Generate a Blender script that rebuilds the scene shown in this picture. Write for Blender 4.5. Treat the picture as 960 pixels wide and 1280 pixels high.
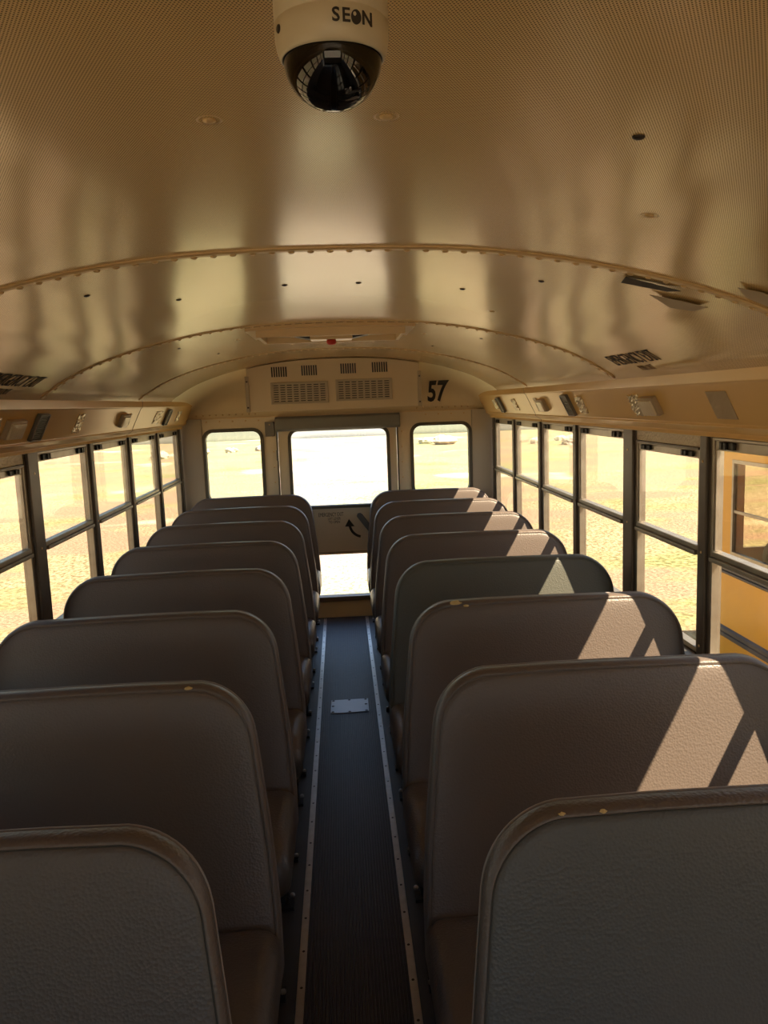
import bpy, math, random
from mathutils import Vector, Matrix
random.seed(7)
for o in list(bpy.data.objects): bpy.data.objects.remove(o)
S = bpy.context.scene
COL = S.collection
PI = math.pi

# ------------------------------------------------------------------ camera
CAM_F, YAW, PITCH, ROLL, CX, CZ = 982.67, .05076, .13858, -.03666, .0222, 1.6785
cy_, sy_, cp_, sp_ = math.cos(YAW), math.sin(YAW), math.cos(PITCH), math.sin(PITCH)
fw = Vector((sy_*cp_, cy_*cp_, -sp_)); rt = Vector((cy_, -sy_, 0)); up = rt.cross(fw)
c_, s_ = math.cos(ROLL), math.sin(ROLL)
r2 = rt*c_ + up*s_; u2 = up*c_ - rt*s_
cd = bpy.data.cameras.new('camera'); cam = bpy.data.objects.new('camera', cd); COL.objects.link(cam)
M = Matrix.Identity(4)
for i in range(3):
    M[i][0] = r2[i]; M[i][1] = u2[i]; M[i][2] = -fw[i]
M[0][3], M[1][3], M[2][3] = CX, 0, CZ
cam.matrix_world = M
cd.sensor_fit = 'HORIZONTAL'; cd.sensor_width = 36; cd.lens = 36*CAM_F/960
cd.clip_start = .02; cd.clip_end = 1000
S.camera = cam

# ------------------------------------------------------------------ light
w = bpy.data.worlds.new('sky'); S.world = w; w.use_nodes = True
nt = w.node_tree; bg = nt.nodes['Background']
sky = nt.nodes.new('ShaderNodeTexSky'); sky.sky_type = 'NISHITA'; sky.sun_disc = False
sky.sun_elevation = math.radians(53); sky.sun_rotation = math.radians(120); sky.altitude = 300
sky.dust_density = 1.5
nt.links.new(sky.outputs[0], bg.inputs[0]); bg.inputs[1].default_value = .12
SUN_DIR = Vector((-1, .70, -1.58))
sd = bpy.data.lights.new('sun', 'SUN'); sun = bpy.data.objects.new('sun', sd); COL.objects.link(sun)
sd.energy = 6.8; sd.angle = math.radians(.55); sd.color = (1, .945, .855)
sun.rotation_euler = SUN_DIR.to_track_quat('-Z', 'Y').to_euler()
sun.location = (8, -5, 12)
S.view_settings.view_transform = 'Standard'; S.view_settings.look = 'None'
S.view_settings.gamma = 1; S.view_settings.use_curve_mapping = False
S.view_settings.exposure = 2.05
S.cycles.max_bounces = 12; S.cycles.diffuse_bounces = 6; S.cycles.glossy_bounces = 5
S.cycles.transparent_max_bounces = 24; S.cycles.transmission_bounces = 6
S.cycles.use_denoising = True; S.cycles.sample_clamp_indirect = 6
S.cycles.caustics_reflective = False; S.cycles.caustics_refractive = False

# ------------------------------------------------------------------ materials
def mat(name, col, rough=.6, metal=0, spec=.5, bump=None, noise=None, coat=0):
    """bump=(scale, strength, distance[, kind]); noise=(scale, colour2, contrast)"""
    m = bpy.data.materials.new(name); m.use_nodes = True
    n = m.node_tree; b = n.nodes['Principled BSDF']
    b.inputs['Base Color'].default_value = (*col, 1); b.inputs['Roughness'].default_value = rough
    b.inputs['Metallic'].default_value = metal; b.inputs['Specular IOR Level'].default_value = spec
    if coat: b.inputs['Coat Weight'].default_value = coat; b.inputs['Coat Roughness'].default_value = .14
    tc = n.nodes.new('ShaderNodeTexCoord')
    if noise:
        t = n.nodes.new('ShaderNodeTexNoise'); t.inputs['Scale'].default_value = noise[0]; t.inputs['Detail'].default_value = 6
        n.links.new(tc.outputs['Object'], t.inputs['Vector'])
        r = n.nodes.new('ShaderNodeValToRGB'); lo = .5-noise[2]/2; r.color_ramp.elements[0].position = lo
        r.color_ramp.elements[1].position = 1-lo
        r.color_ramp.elements[0].color = (*col, 1); r.color_ramp.elements[1].color = (*noise[1], 1)
        n.links.new(t.outputs['Fac'], r.inputs[0]); n.links.new(r.outputs[0], b.inputs['Base Color'])
    if bump:
        kind = bump[3] if len(bump) > 3 else 'noise'
        t = n.nodes.new('ShaderNodeTexVoronoi' if kind == 'voronoi' else 'ShaderNodeTexNoise')
        t.inputs['Scale'].default_value = bump[0]
        n.links.new(tc.outputs['Object'], t.inputs['Vector'])
        bn = n.nodes.new('ShaderNodeBump'); bn.inputs['Strength'].default_value = bump[1]; bn.inputs['Distance'].default_value = bump[2]
        n.links.new(t.outputs[0], bn.inputs['Height']); n.links.new(bn.outputs[0], b.inputs['Normal'])
    return m

def glass(name, tint, refl=1.0):
    m = bpy.data.materials.new(name); m.use_nodes = True; n = m.node_tree; n.nodes.clear()
    out = n.nodes.new('ShaderNodeOutputMaterial'); mx = n.nodes.new('ShaderNodeMixShader')
    t = n.nodes.new('ShaderNodeBsdfTransparent'); t.inputs[0].default_value = (*tint, 1)
    g = n.nodes.new('ShaderNodeBsdfGlossy'); g.inputs['Roughness'].default_value = .02
    lw = n.nodes.new('ShaderNodeLayerWeight'); lw.inputs['Blend'].default_value = .5     # Schlick reflection, the same from both faces
    pw = n.nodes.new('ShaderNodeMath'); pw.operation = 'POWER'; pw.inputs[1].default_value = 5; n.links.new(lw.outputs['Facing'], pw.inputs[0])
    ma = n.nodes.new('ShaderNodeMath'); ma.operation = 'MULTIPLY_ADD'; ma.inputs[1].default_value = .5*refl; ma.inputs[2].default_value = .03*refl
    n.links.new(pw.outputs[0], ma.inputs[0]); n.links.new(ma.outputs[0], mx.inputs[0]); n.links.new(t.outputs[0], mx.inputs[1]); n.links.new(g.outputs[0], mx.inputs[2])
    n.links.new(mx.outputs[0], out.inputs[0]); return m

def math_node(n, op, a, b=None, c=None):
    k = n.nodes.new('ShaderNodeMath'); k.operation = op
    for i, v in enumerate((a, b, c)):
        if v is None: continue
        if isinstance(v, (int, float)): k.inputs[i].default_value = v
        else: n.links.new(v, k.inputs[i])
    return k.outputs[0]

def ceiling_mat():
    m = mat('perforated_panel', (.58, .44, .25), .2, 0, 1.0, coat=.35)
    n = m.node_tree; b = n.nodes['Principled BSDF']
    uv = n.nodes.new('ShaderNodeUVMap'); sx = n.nodes.new('ShaderNodeSeparateXYZ'); n.links.new(uv.outputs[0], sx.inputs[0])
    P = .0032
    def lattice(ox, oy):
        a = math_node(n, 'SUBTRACT', math_node(n, 'FRACT', math_node(n, 'ADD', math_node(n, 'DIVIDE', sx.outputs[0], P), ox)), .5)
        c = math_node(n, 'SUBTRACT', math_node(n, 'FRACT', math_node(n, 'ADD', math_node(n, 'DIVIDE', sx.outputs[1], P*1.732), oy)), .5)
        c = math_node(n, 'MULTIPLY', c, 1.732)
        return math_node(n, 'SQRT', math_node(n, 'ADD', math_node(n, 'MULTIPLY', a, a), math_node(n, 'MULTIPLY', c, c)))
    d = math_node(n, 'MINIMUM', lattice(0, 0), lattice(.5, .5))
    mr = n.nodes.new('ShaderNodeMapRange'); mr.inputs['From Min'].default_value = .2; mr.inputs['From Max'].default_value = .3
    n.links.new(d, mr.inputs[0])
    mx = n.nodes.new('ShaderNodeMix'); mx.data_type = 'RGBA'
    mx.inputs['A'].default_value = (.11, .06, .022, 1); mx.inputs['B'].default_value = (.86, .61, .265, 1)
    n.links.new(mr.outputs[0], mx.inputs['Factor']); n.links.new(mx.outputs['Result'], b.inputs['Base Color'])
    sp = math_node(n, 'MULTIPLY', mr.outputs[0], 1.0); n.links.new(sp, b.inputs['Specular IOR Level'])
    # gentle buckling of the sheet metal
    tc = n.nodes.new('ShaderNodeTexCoord'); mp = n.nodes.new('ShaderNodeMapping'); mp.inputs['Scale'].default_value = (3.4, .8, 1)
    n.links.new(tc.outputs['Object'], mp.inputs[0])
    t = n.nodes.new('ShaderNodeTexNoise'); t.inputs['Scale'].default_value = 1.6; t.inputs['Detail'].default_value = 1
    n.links.new(mp.outputs[0], t.inputs['Vector'])
    b1 = n.nodes.new('ShaderNodeBump'); b1.inputs['Strength'].default_value = .5; b1.inputs['Distance'].default_value = .014
    n.links.new(t.outputs[0], b1.inputs['Height'])
    b2 = n.nodes.new('ShaderNodeBump'); b2.inputs['Strength'].default_value = .35; b2.inputs['Distance'].default_value = .0006
    n.links.new(mr.outputs[0], b2.inputs['Height']); n.links.new(b1.outputs[0], b2.inputs['Normal'])
    n.links.new(b2.outputs[0], b.inputs['Normal'])
    return m

def ground_mat():
    m = mat('dry_grass', (.5, .4, .22), .95, 0, .1)
    n = m.node_tree; b = n.nodes['Principled BSDF']; tc = n.nodes.new('ShaderNodeTexCoord')
    def nz(scale, det, sc=(1, 1, 1)):
        mp = n.nodes.new('ShaderNodeMapping'); mp.inputs['Scale'].default_value = sc
        n.links.new(tc.outputs['Object'], mp.inputs[0])
        t = n.nodes.new('ShaderNodeTexNoise'); t.inputs['Scale'].default_value = scale; t.inputs['Detail'].default_value = det
        n.links.new(mp.outputs[0], t.inputs['Vector']); return t.outputs['Fac']
    def ramp(f, stops):
        r = n.nodes.new('ShaderNodeValToRGB'); e = r.color_ramp.elements
        while len(e) < len(stops): e.new(.5)
        for i, (p, c) in enumerate(stops): e[i].position = p; e[i].color = (*c, 1)
        n.links.new(f, r.inputs[0]); return r.outputs[0]
    def mix(f, a, c, bt='MIX'):
        x = n.nodes.new('ShaderNodeMix'); x.data_type = 'RGBA'; x.blend_type = bt
        if isinstance(f, float): x.inputs['Factor'].default_value = f
        else: n.links.new(f, x.inputs['Factor'])
        n.links.new(a, x.inputs['A']); n.links.new(c, x.inputs['B']); return x.outputs['Result']
    straw = ramp(nz(17, 9, (1, .6, 1)), [(.34, (.15, .11, .06)), (.46, (.29, .235, .135)), (.6, (.42, .355, .23))])
    green = ramp(nz(13, 9), [(.36, (.13, .125, .05)), (.6, (.34, .33, .16))])
    soil = ramp(nz(20, 9), [(.36, (.20, .135, .09)), (.62, (.42, .29, .20))])
    c1 = mix(ramp(nz(.35, 4), [(.48, (0, 0, 0)), (.62, (1, 1, 1))]), straw, green)
    c2 = mix(ramp(nz(.3, 5, (1, 1.7, 1)), [(.47, (0, 0, 0)), (.56, (1, 1, 1))]), c1, soil)
    pale = ramp(nz(5, 4), [(.3, (.52, .44, .32)), (.7, (.62, .54, .40))])
    c3 = mix(ramp(nz(.16, 3, (1, 1.3, 1)), [(.62, (0, 0, 0)), (.68, (1, 1, 1))]), c2, pale)
    n.links.new(c3, b.inputs['Base Color'])
    bn = n.nodes.new('ShaderNodeBump'); bn.inputs['Strength'].default_value = .8; bn.inputs['Distance'].default_value = .04
    n.links.new(nz(16, 8), bn.inputs['Height']); n.links.new(bn.outputs[0], b.inputs['Normal'])
    return m

MT = dict(
    ceil=ceiling_mat(), ground=ground_mat(),
    cream=mat('cream_enamel', (.74, .56, .31), .3, 0, .6, bump=(2.5, .25, .01)),
    gold=mat('cornice_enamel', (.78, .53, .215), .24, 0, .6, bump=(3, .2, .01)),
    cap=mat('cap_enamel', (.80, .66, .43), .38, 0, .6),
    rear=mat('rear_enamel', (.76, .66, .50), .42, 0, .5, noise=(3, (.71, .61, .45), .5)),
    column=mat('grey_vinyl_panel', (.50, .45, .37), .5),
    wall=mat('grey_wall_panel', (.40, .36, .30), .5, noise=(8, (.34, .30, .25), .6)),
    alu=mat('weathered_aluminium', (.42, .38, .32), .38, .75, noise=(14, (.30, .25, .20), .6)),
    bronze=mat('dark_bronze_post', (.12, .095, .075), .42, .35, noise=(18, (.09, .07, .055), .6)),
    embossed=mat('embossed_aluminium', (.55, .47, .36), .45, .4, bump=(90, .7, .004, 'voronoi')),
    black=mat('black_plastic', (.02, .018, .016), .45),
    rubber=mat('window_rubber', (.11, .10, .08), .6),
    pad=mat('grey_pad_vinyl', (.20, .20, .19), .55, bump=(120, .3, .002)),
    dgrey=mat('dark_grey_metal', (.16, .155, .15), .5),
    vinyl=mat('brown_vinyl', (.142, .107, .087), .42, 0, .5, bump=(170, .3, .0022, 'voronoi'), noise=(2.2, (.120, .090, .073), .5)),
    vinyl_edge=mat('worn_brown_vinyl', (.112, .082, .066), .42, 0, .5, bump=(150, .5, .002, 'voronoi'), noise=(9, (.11, .08, .064), .6)),
    vinyl_green=mat('green_grey_vinyl', (.068, .061, .054), .45, 0, .5, bump=(170, .35, .0022, 'voronoi'), noise=(2.2, (.060, .054, .047), .5)),
    vinyl_dkgreen=mat('dark_green_vinyl', (.098, .096, .078), .45, 0, .5, bump=(170, .35, .0022, 'voronoi')),
    vinyl_grey=mat('dark_grey_vinyl', (.075, .057, .046), .45, 0, .5, bump=(170, .35, .0022, 'voronoi')),
    cushion=mat('cushion_vinyl', (.095, .073, .06), .38, 0, .6, bump=(160, .4, .002, 'voronoi')),
    piping=mat('piping', (.21, .17, .15), .4),
    foam=mat('foam', (.62, .42, .17), .9, bump=(200, 1, .004)),
    steel=mat('black_steel', (.03, .03, .03), .45, .3),
    floor=mat('blue_grey_floor', (.058, .062, .066), .42, 0, .5, noise=(6, (.035, .036, .037), .7)),
    mat_=mat('ribbed_rubber', (.028, .022, .018), .45, 0, .4, noise=(22, (.045, .036, .030), .7)),
    strip=mat('aluminium_strip', (.62, .58, .53), .33, .85, noise=(30, (.48, .43, .38), .6)),
    plate=mat('floor_plate', (.42, .44, .46), .4, .4),
    hole=mat('screw_head', (.05, .04, .035), .5, .5),
    rivet=mat('rivet', (.70, .51, .27), .35, .2),
    ink=mat('black_ink', (.035, .028, .022), .7),
    inkred=mat('brown_ink', (.16, .10, .06), .7),
    red=mat('red_plastic', (.5, .03, .02), .4),
    white=mat('cream_plastic', (.62, .56, .42), .35, 0, .5),
    dome=mat('smoked_dome', (.004, .003, .002), .03, 0, .5),
    foil=mat('clear_foil', (.74, .66, .52), .2, .4, bump=(45, 1, .01)),
    lens=mat('frosted_lens', (.74, .67, .55), .25, 0, .6, bump=(60, .5, .004)),
    tape=mat('worn_tape', (.42, .34, .24), .5),
    wood=mat('brown_sill', (.33, .21, .11), .5),
    sidetint=glass('tinted_glass', (.79, .74, .65)), rearglass=glass('rear_glass', (.86, .86, .74)), clear=glass('clear_glass', (.97, .97, .97)),
    busyellow=mat('school_bus_yellow', (.80, .36, .02), .35, 0, .5, noise=(5, (.72, .33, .03), .5)),
    busblack=mat('black_rub_rail', (.05, .04, .045), .45),
    busroof=mat('white_roof', (.7, .68, .62), .5),
    rock=mat('pale_rock', (.42, .38, .31), .9, bump=(6, .8, .1)),
    brush=mat('dry_brush', (.13, .125, .10), .95, bump=(6, 1, .1)),
)

# ------------------------------------------------------------------ mesh helpers
class MB:
    def __init__(s): s.v = []; s.f = []
    def add(s, vs, fs):
        k = len(s.v); s.v += [tuple(v) for v in vs]; s.f += [tuple(i+k for i in f) for f in fs]; return s
    def box(s, x0, x1, y0, y1, z0, z1):
        x0, x1 = sorted((x0, x1)); y0, y1 = sorted((y0, y1)); z0, z1 = sorted((z0, z1))
        return s.add([(x0, y0, z0), (x1, y0, z0), (x1, y1, z0), (x0, y1, z0), (x0, y0, z1), (x1, y0, z1), (x1, y1, z1), (x0, y1, z1)],
              [(0, 3, 2, 1), (4, 5, 6, 7), (0, 1, 5, 4), (1, 2, 6, 5), (2, 3, 7, 6), (3, 0, 4, 7)])
    def tube(s, pts, r, n=8, cap=True):
        rings = []
        for i, p in enumerate(pts):
            p = Vector(p); a = Vector(pts[max(i-1, 0)]); b = Vector(pts[min(i+1, len(pts)-1)])
            t = (b-a).normalized(); q = t.to_track_quat('Z', 'Y')
            rr = r[i] if isinstance(r, (list, tuple)) else r
            rings.append([p + q @ Vector((rr*math.cos(2*PI*k/n), rr*math.sin(2*PI*k/n), 0)) for k in range(n)])
        return s.rings(rings, cap, True)
    def rings(s, R, cap=True, closed=True, cap0=None, cap1=None):
        n = len(R[0]); vs = [v for r in R for v in r]; fs = []
        for i in range(len(R)-1):
            for k in range(n if closed else n-1):
                a = i*n+k; b = i*n+(k+1) % n; fs.append((a, b, b+n, a+n))
        c0 = cap if cap0 is None else cap0; c1 = cap if cap1 is None else cap1
        if c0: fs.append(tuple(range(n))[::-1])
        if c1: fs.append(tuple(range((len(R)-1)*n, len(R)*n)))
        return s.add(vs, fs)
    def lathe(s, prof, c, n=32, axis='z'):
        R = []
        for r, h in prof:
            ring = []
            for k in range(n):
                a = 2*PI*k/n; x, y = r*math.cos(a), r*math.sin(a)
                ring.append((c[0]+x, c[1]+y, c[2]+h) if axis == 'z' else (c[0]+x, c[1]+h, c[2]+y))
            R.append(ring)
        return s.rings(R)
    def prism(s, poly, f0, f1):
        """poly of 2D points, f0/f1 map (a,b) to 3D for both ends"""
        return s.rings([[f0(*p) for p in poly], [f1(*p) for p in poly]])
    def frame(s, outer, inner, f0, f1):
        """ring between two loops with the same count, extruded"""
        n = len(outer); vs = [f0(*p) for p in outer]+[f0(*p) for p in inner]+[f1(*p) for p in outer]+[f1(*p) for p in inner]
        fs = []
        for k in range(n):
            j = (k+1) % n
            fs += [(k, j, n+j, n+k), (2*n+k, 3*n+k, 3*n+j, 2*n+j), (k, 2*n+k, 2*n+j, j), (n+k, n+j, 3*n+j, 3*n+k)]
        return s.add(vs, fs)
    def build(s, name, m, parent=None, smooth=False, bevel=0, seg=2, kind=None):
        me = bpy.data.meshes.new(name); me.from_pydata(s.v, [], s.f); me.update()
        import bmesh
        bm = bmesh.new(); bm.from_mesh(me); bmesh.ops.recalc_face_normals(bm, faces=bm.faces); bm.to_mesh(me); bm.free()
        o = bpy.data.objects.new(name, me); COL.objects.link(o)
        if m: me.materials.append(MT[m])
        if parent: o.parent = parent
        if smooth:
            me.polygons.foreach_set('use_smooth', [True]*len(me.polygons))
        if bevel:
            b = o.modifiers.new('bevel', 'BEVEL'); b.width = bevel; b.segments = seg; b.limit_method = 'ANGLE'; b.angle_limit = .6
            me.polygons.foreach_set('use_smooth', [True]*len(me.polygons))
            b.harden_normals = True
        if kind: o['kind'] = kind
        return o

def rrect(x0, x1, z0, z1, r, n=6):
    P = []
    for cx, cz, a0 in ((x1-r, z1-r, 0), (x0+r, z1-r, 90), (x0+r, z0+r, 180), (x1-r, z0+r, 270)):
        for k in range(n+1):
            a = math.radians(a0+90*k/n); P.append((cx+r*math.cos(a), cz+r*math.sin(a)))
    return P

def empty(name, loc=(0, 0, 0), rot=None, mat4=None):
    o = bpy.data.objects.new(name, None); COL.objects.link(o); o.empty_display_size = .05
    o.location = loc
    if rot: o.rotation_euler = rot
    if mat4 is not None: o.matrix_world = mat4
    return o
def tag(o, label, cat, group=None, kind=None):
    o['label'] = label; o['category'] = cat
    if group: o['group'] = group
    if kind: o['kind'] = kind
    return o
def struct(o, label=None):
    o['kind'] = 'structure'
    if label: o['label'] = label
    return o

def text_mesh(body, size, align='CENTER', extrude=0, shear=0, spacing=1.0, bold=0):
    cu = bpy.data.curves.new('lettering', 'FONT'); cu.body = body; cu.size = size; cu.align_x = align; cu.align_y = 'CENTER'
    cu.space_character = spacing; cu.resolution_u = 3; cu.offset = bold; cu.extrude = extrude
    o = bpy.data.objects.new('lettering', cu); COL.objects.link(o)
    dg = bpy.context.evaluated_depsgraph_get(); me = bpy.data.meshes.new_from_object(o.evaluated_get(dg))
    bpy.data.objects.remove(o); bpy.data.curves.remove(cu)
    return me
def text_obj(name, body, size, fn, m, parent=None, sx=1, extrude=.0006, cut=0, **k):
    """fn maps (u,v,h) to world/local coords, applied to each vertex; cut>0 subdivides for curved ground"""
    me = text_mesh(body, size, extrude=extrude, **k)
    if cut:
        import bmesh
        bm = bmesh.new(); bm.from_mesh(me)
        bmesh.ops.triangulate(bm, faces=bm.faces)
        long = [e for e in bm.edges if e.calc_length() > cut]
        for _ in range(3):
            if not long: break
            bmesh.ops.subdivide_edges(bm, edges=long, cuts=1)
            bmesh.ops.triangulate(bm, faces=bm.faces)
            long = [e for e in bm.edges if e.calc_length() > cut]
        bm.to_mesh(me); bm.free()
    for v in me.vertices: v.co = fn(v.co.x*sx, v.co.y, v.co.z+extrude)
    me.materials.clear(); me.materials.append(MT[m])
    o = bpy.data.objects.new(name, me); COL.objects.link(o)
    if parent: o.parent = parent
    return o
def copy_mesh(o, parent, loc=None, rot=None):
    c = o.copy(); COL.objects.link(c); c.parent = parent
    if loc is not None: c.location = loc
    if rot is not None: c.rotation_euler = rot
    return c
def copy_tree(o, parent=None):
    c = o.copy(); COL.objects.link(c); c.parent = parent
    for ch in list(o.children): copy_tree(ch, c)
    return c

# ------------------------------------------------------------------ dimensions
XW = 1.21; YR = 6.163; YF = -2.53; PITCHW = .71
POST = [2.4936+PITCHW*k for k in range(-7, 6)]       # -2.476 .. 6.044
GZ = -.95

# ceiling cross-section
PROF_H = [(0, 1.985), (.16, 1.983), (.32, 1.974), (.47, 1.955), (.6, 1.93), (.72, 1.902), (.83, 1.868), (.9, 1.842), (.97, 1.808), (1.03, 1.772), (1.07, 1.745), (1.14, 1.67), (1.2, 1.60)]
def prof_fine(n=6):
    out = []
    P = [(-PROF_H[1][0], PROF_H[1][1])]+PROF_H+[(1.24, 1.54)]
    for i in range(1, len(P)-2):
        for k in range(n):
            t = k/n; a, b, c, d = P[i-1], P[i], P[i+1], P[i+2]
            q = [.5*((2*b[j])+(-a[j]+c[j])*t+(2*a[j]-5*b[j]+4*c[j]-d[j])*t*t+(-a[j]+3*b[j]-3*c[j]+d[j])*t**3) for j in (0, 1)]
            out.append(tuple(q))
    out.append(PROF_H[-1]); return out
half = prof_fine()
PROF = [(-x, z) for x, z in half[:0:-1]] + half
ARC = [0.0]
for i in range(1, len(PROF)): ARC.append(ARC[-1]+math.hypot(PROF[i][0]-PROF[i-1][0], PROF[i][1]-PROF[i-1][1]))
AMID = ARC[len(half)-1]
ARC = [a-AMID for a in ARC]
def prof_at(s):
    """arc length from the apex -> (x, z, tangent)"""
    for i in range(1, len(ARC)):
        if s <= ARC[i] or i == len(ARC)-1:
            t = (s-ARC[i-1])/(ARC[i]-ARC[i-1]); a, b = PROF[i-1], PROF[i]
            d = Vector((b[0]-a[0], b[1]-a[1])).normalized()
            return a[0]+(b[0]-a[0])*t, a[1]+(b[1]-a[1])*t, d
def z_at(x):
    x = abs(x)
    for i in range(1, len(half)):
        if x <= half[i][0]:
            t = (x-half[i-1][0])/(half[i][0]-half[i-1][0]); return half[i-1][1]+(half[i][1]-half[i-1][1])*t
    return half[-1][1]
def s_of(x):
    for i in range(1, len(PROF)):
        if x <= PROF[i][0]:
            t = (x-PROF[i-1][0])/(PROF[i][0]-PROF[i-1][0]); return ARC[i-1]+(ARC[i]-ARC[i-1])*t
    return ARC[-1]
CAP0, CAPZ, CAPN = 5.30, 1.60, 3.6
def cap_scale(y):
    if y <= CAP0: return 1
    q = min((y-CAP0)/(YR-CAP0), 1); return (1-q**CAPN)**(1/CAPN)
def cap_y(x, z):
    q = min(max((z-CAPZ)/(z_at(x)-CAPZ), 0), 1); return CAP0+(YR-CAP0)*(1-q**CAPN)**(1/CAPN)

# ------------------------------------------------------------------ setting: ceiling
ys = [YF+.0]+[YF+i*.25 for i in range(1, 40) if YF+i*.25 < CAP0]+[CAP0+(YR-CAP0)*math.sin(PI/2*k/14) for k in range(15)]
m = MB(); R = []
arcy = [0]
for i, y in enumerate(ys):
    sc = cap_scale(y); R.append([(x, y, CAPZ+(z-CAPZ)*sc) for x, z in PROF])
    if i: arcy.append(arcy[-1]+math.hypot(y-ys[i-1], (1.98-CAPZ)*(sc-cap_scale(ys[i-1]))))
m.rings(R, cap=False, closed=False)
ceil = m.build('ceiling', 'ceil', smooth=True)
me = ceil.data; uv = me.uv_layers.new(name='UVMap'); n = len(PROF)
for p in me.polygons:
    for li in p.loop_indices:
        vi = me.loops[li].vertex_index; uv.data[li].uv = (ARC[vi % n], arcy[vi//n])
so = ceil.modifiers.new('thickness', 'SOLIDIFY'); so.thickness = .05
# make sure the thickness grows outwards
up_n = me.polygons[len(me.polygons)//4].normal.z
so.offset = 1 if up_n > 0 else -1
me.materials.append(MT['cap'])
for p in me.polygons:
    if p.center.y > CAP0-.01: p.material_index = 1
struct(ceil, 'arched perforated cream metal ceiling of the bus')

# seams with rivets
riv = MB(); riv.lathe([(.0068, 0), (.0062, -.002), (.004, -.0036), (.0004, -.0042)], (0, 0, 0), 8)
riv_proto = None
def seam(idx, Y, wdt=.034):
    t = empty('trim_%d' % idx, (0, Y, 1.75)); struct(t, 'riveted lapped seam strip across the arched ceiling')
    mm = MB(); Rr = []
    smax = s_of(1.075)
    N = 72
    for k in range(N+1):
        s = -smax+2*smax*k/N; x, z, d = prof_at(s); nx, nz = d.y, -d.x
        sc = cap_scale(Y)
        base = (x, z-1.75)
        Rr.append([(base[0]+nx*o_, y_, base[1]+nz*o_) for y_, o_ in ((-wdt/2, -.001), (-wdt/2, .0025), (-wdt/2+.005, .005), (wdt/2-.004, .0032), (wdt/2, -.001))])
    mm.rings(Rr, cap=True, closed=True)
    mm.build('seam_strip', 'rivet', t, smooth=False)
    global riv_proto
    k = 0; s = -smax+.02
    while s < smax:
        x, z, d = prof_at(s); nx, nz = d.y, -d.x
        loc = (x+nx*.0035, .008, z-1.75+nz*.0035); rot = (0, -math.atan2(d.y, d.x), 0)
        if riv_proto is None:
            riv_proto = riv.build('rivet', 'rivet', t, smooth=True); riv_proto.location = loc; riv_proto.rotation_euler = rot
        else: copy_mesh(riv_proto, t, loc, rot)
        s += .0385
SEAMS = [.18, 1.62, 3.0, 4.42]
for i, Y in enumerate(SEAMS): seam(i+1, Y, .034 if i < 3 else .022)

# screws in the ceiling
scr = MB(); scr.lathe([(.0085, 0), (.008, -.002), (.003, -.004), (.0006, -.0042)], (0, 0, 0), 12)
sp0 = None
scr_pts = [(-.104, .90, 'rivet'), (.086, .90, 'rivet'), (.376, .93, 'hole'), (.51, 1.235, 'rivet'), (-.54, 1.87, 'hole'), (-.39, 2.16, 'hole'), (-.105, 2.08, 'hole'), (.084, 2.08, 'hole'), (.51, 1.89, 'hole'), (.51, 2.5, 'rivet'), (.362, 2.14, 'hole'), (.62, 3.3, 'hole'), (-.62, 3.3, 'hole'), (.40, 3.45, 'rivet'), (-.40, 3.45, 'rivet'), (.5, 4.0, 'hole'), (-.55, 3.9, 'hole'), (-.2, 4.0, 'rivet'), (.2, 4.0, 'rivet')]
for x, y, mm_ in scr_pts:
    z = z_at(x); d = prof_at(s_of(x))[2]
    o = MB().lathe([(.0075, 0), (.007, -.002), (.003, -.0036), (.0006, -.0038)], (0, 0, 0), 12).build('screw', mm_, ceil, smooth=True)
    o.location = (x, y, z+.0005); o.rotation_euler = (0, -math.atan2(d.y, d.x), 0)
    # dimple round the screw
    if mm_ == 'rivet':
        q = MB(); q.lathe([(.016, 0), (.013, -.001), (.011, -.0004)], (0, 0, 0), 16); q.build('screw_washer', 'rivet', ceil, smooth=True)
        c = bpy.context.scene.collection.objects[-1]; c.location = o.location; c.rotation_euler = o.rotation_euler

def on_ceiling(s0, y0, udir, vdir):
    """text frame on the vault: u along the bus, v towards the apex"""
    def fn(u, v, h):
        x, z, d = prof_at(s0+vdir*v); nx, nz = d.y, -d.x
        return Vector((x+nx*(h+.0006), y0+udir*u, z+nz*(h+.0006)))
    return fn

def decal(name, lines, s0, y0, udir, vdir, label, cat='lettering'):
    root = None
    for i, (txt, size, dv, mt) in enumerate(lines):
        f = on_ceiling(s0+vdir*dv, y0, udir, vdir)
        o = text_obj(name if i == 0 else 'second_line', txt, size, f, mt, root, sx=.53 if i == 0 else .55, cut=.02, bold=-.0011)
        if i == 0: root = o; tag(o, label, cat)
    return root
sR = s_of(1.0)
decal('exit_lettering', [('EMERGENCY EXIT', .092, .0, 'ink'), ('PUSH OUT', .046, -.060, 'inkred')], sR-.004, 2.60, -1, -1, 'black EMERGENCY EXIT stencil on right side of ceiling above cornice')
decal('exit_lettering', [('EMERGENCY EXIT', .092, .0, 'ink'), ('PUSH OUT', .046, -.060, 'ink')], -sR-.004, 2.60, 1, 1, 'black EMERGENCY EXIT stencil on left side of ceiling above cornice')

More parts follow.
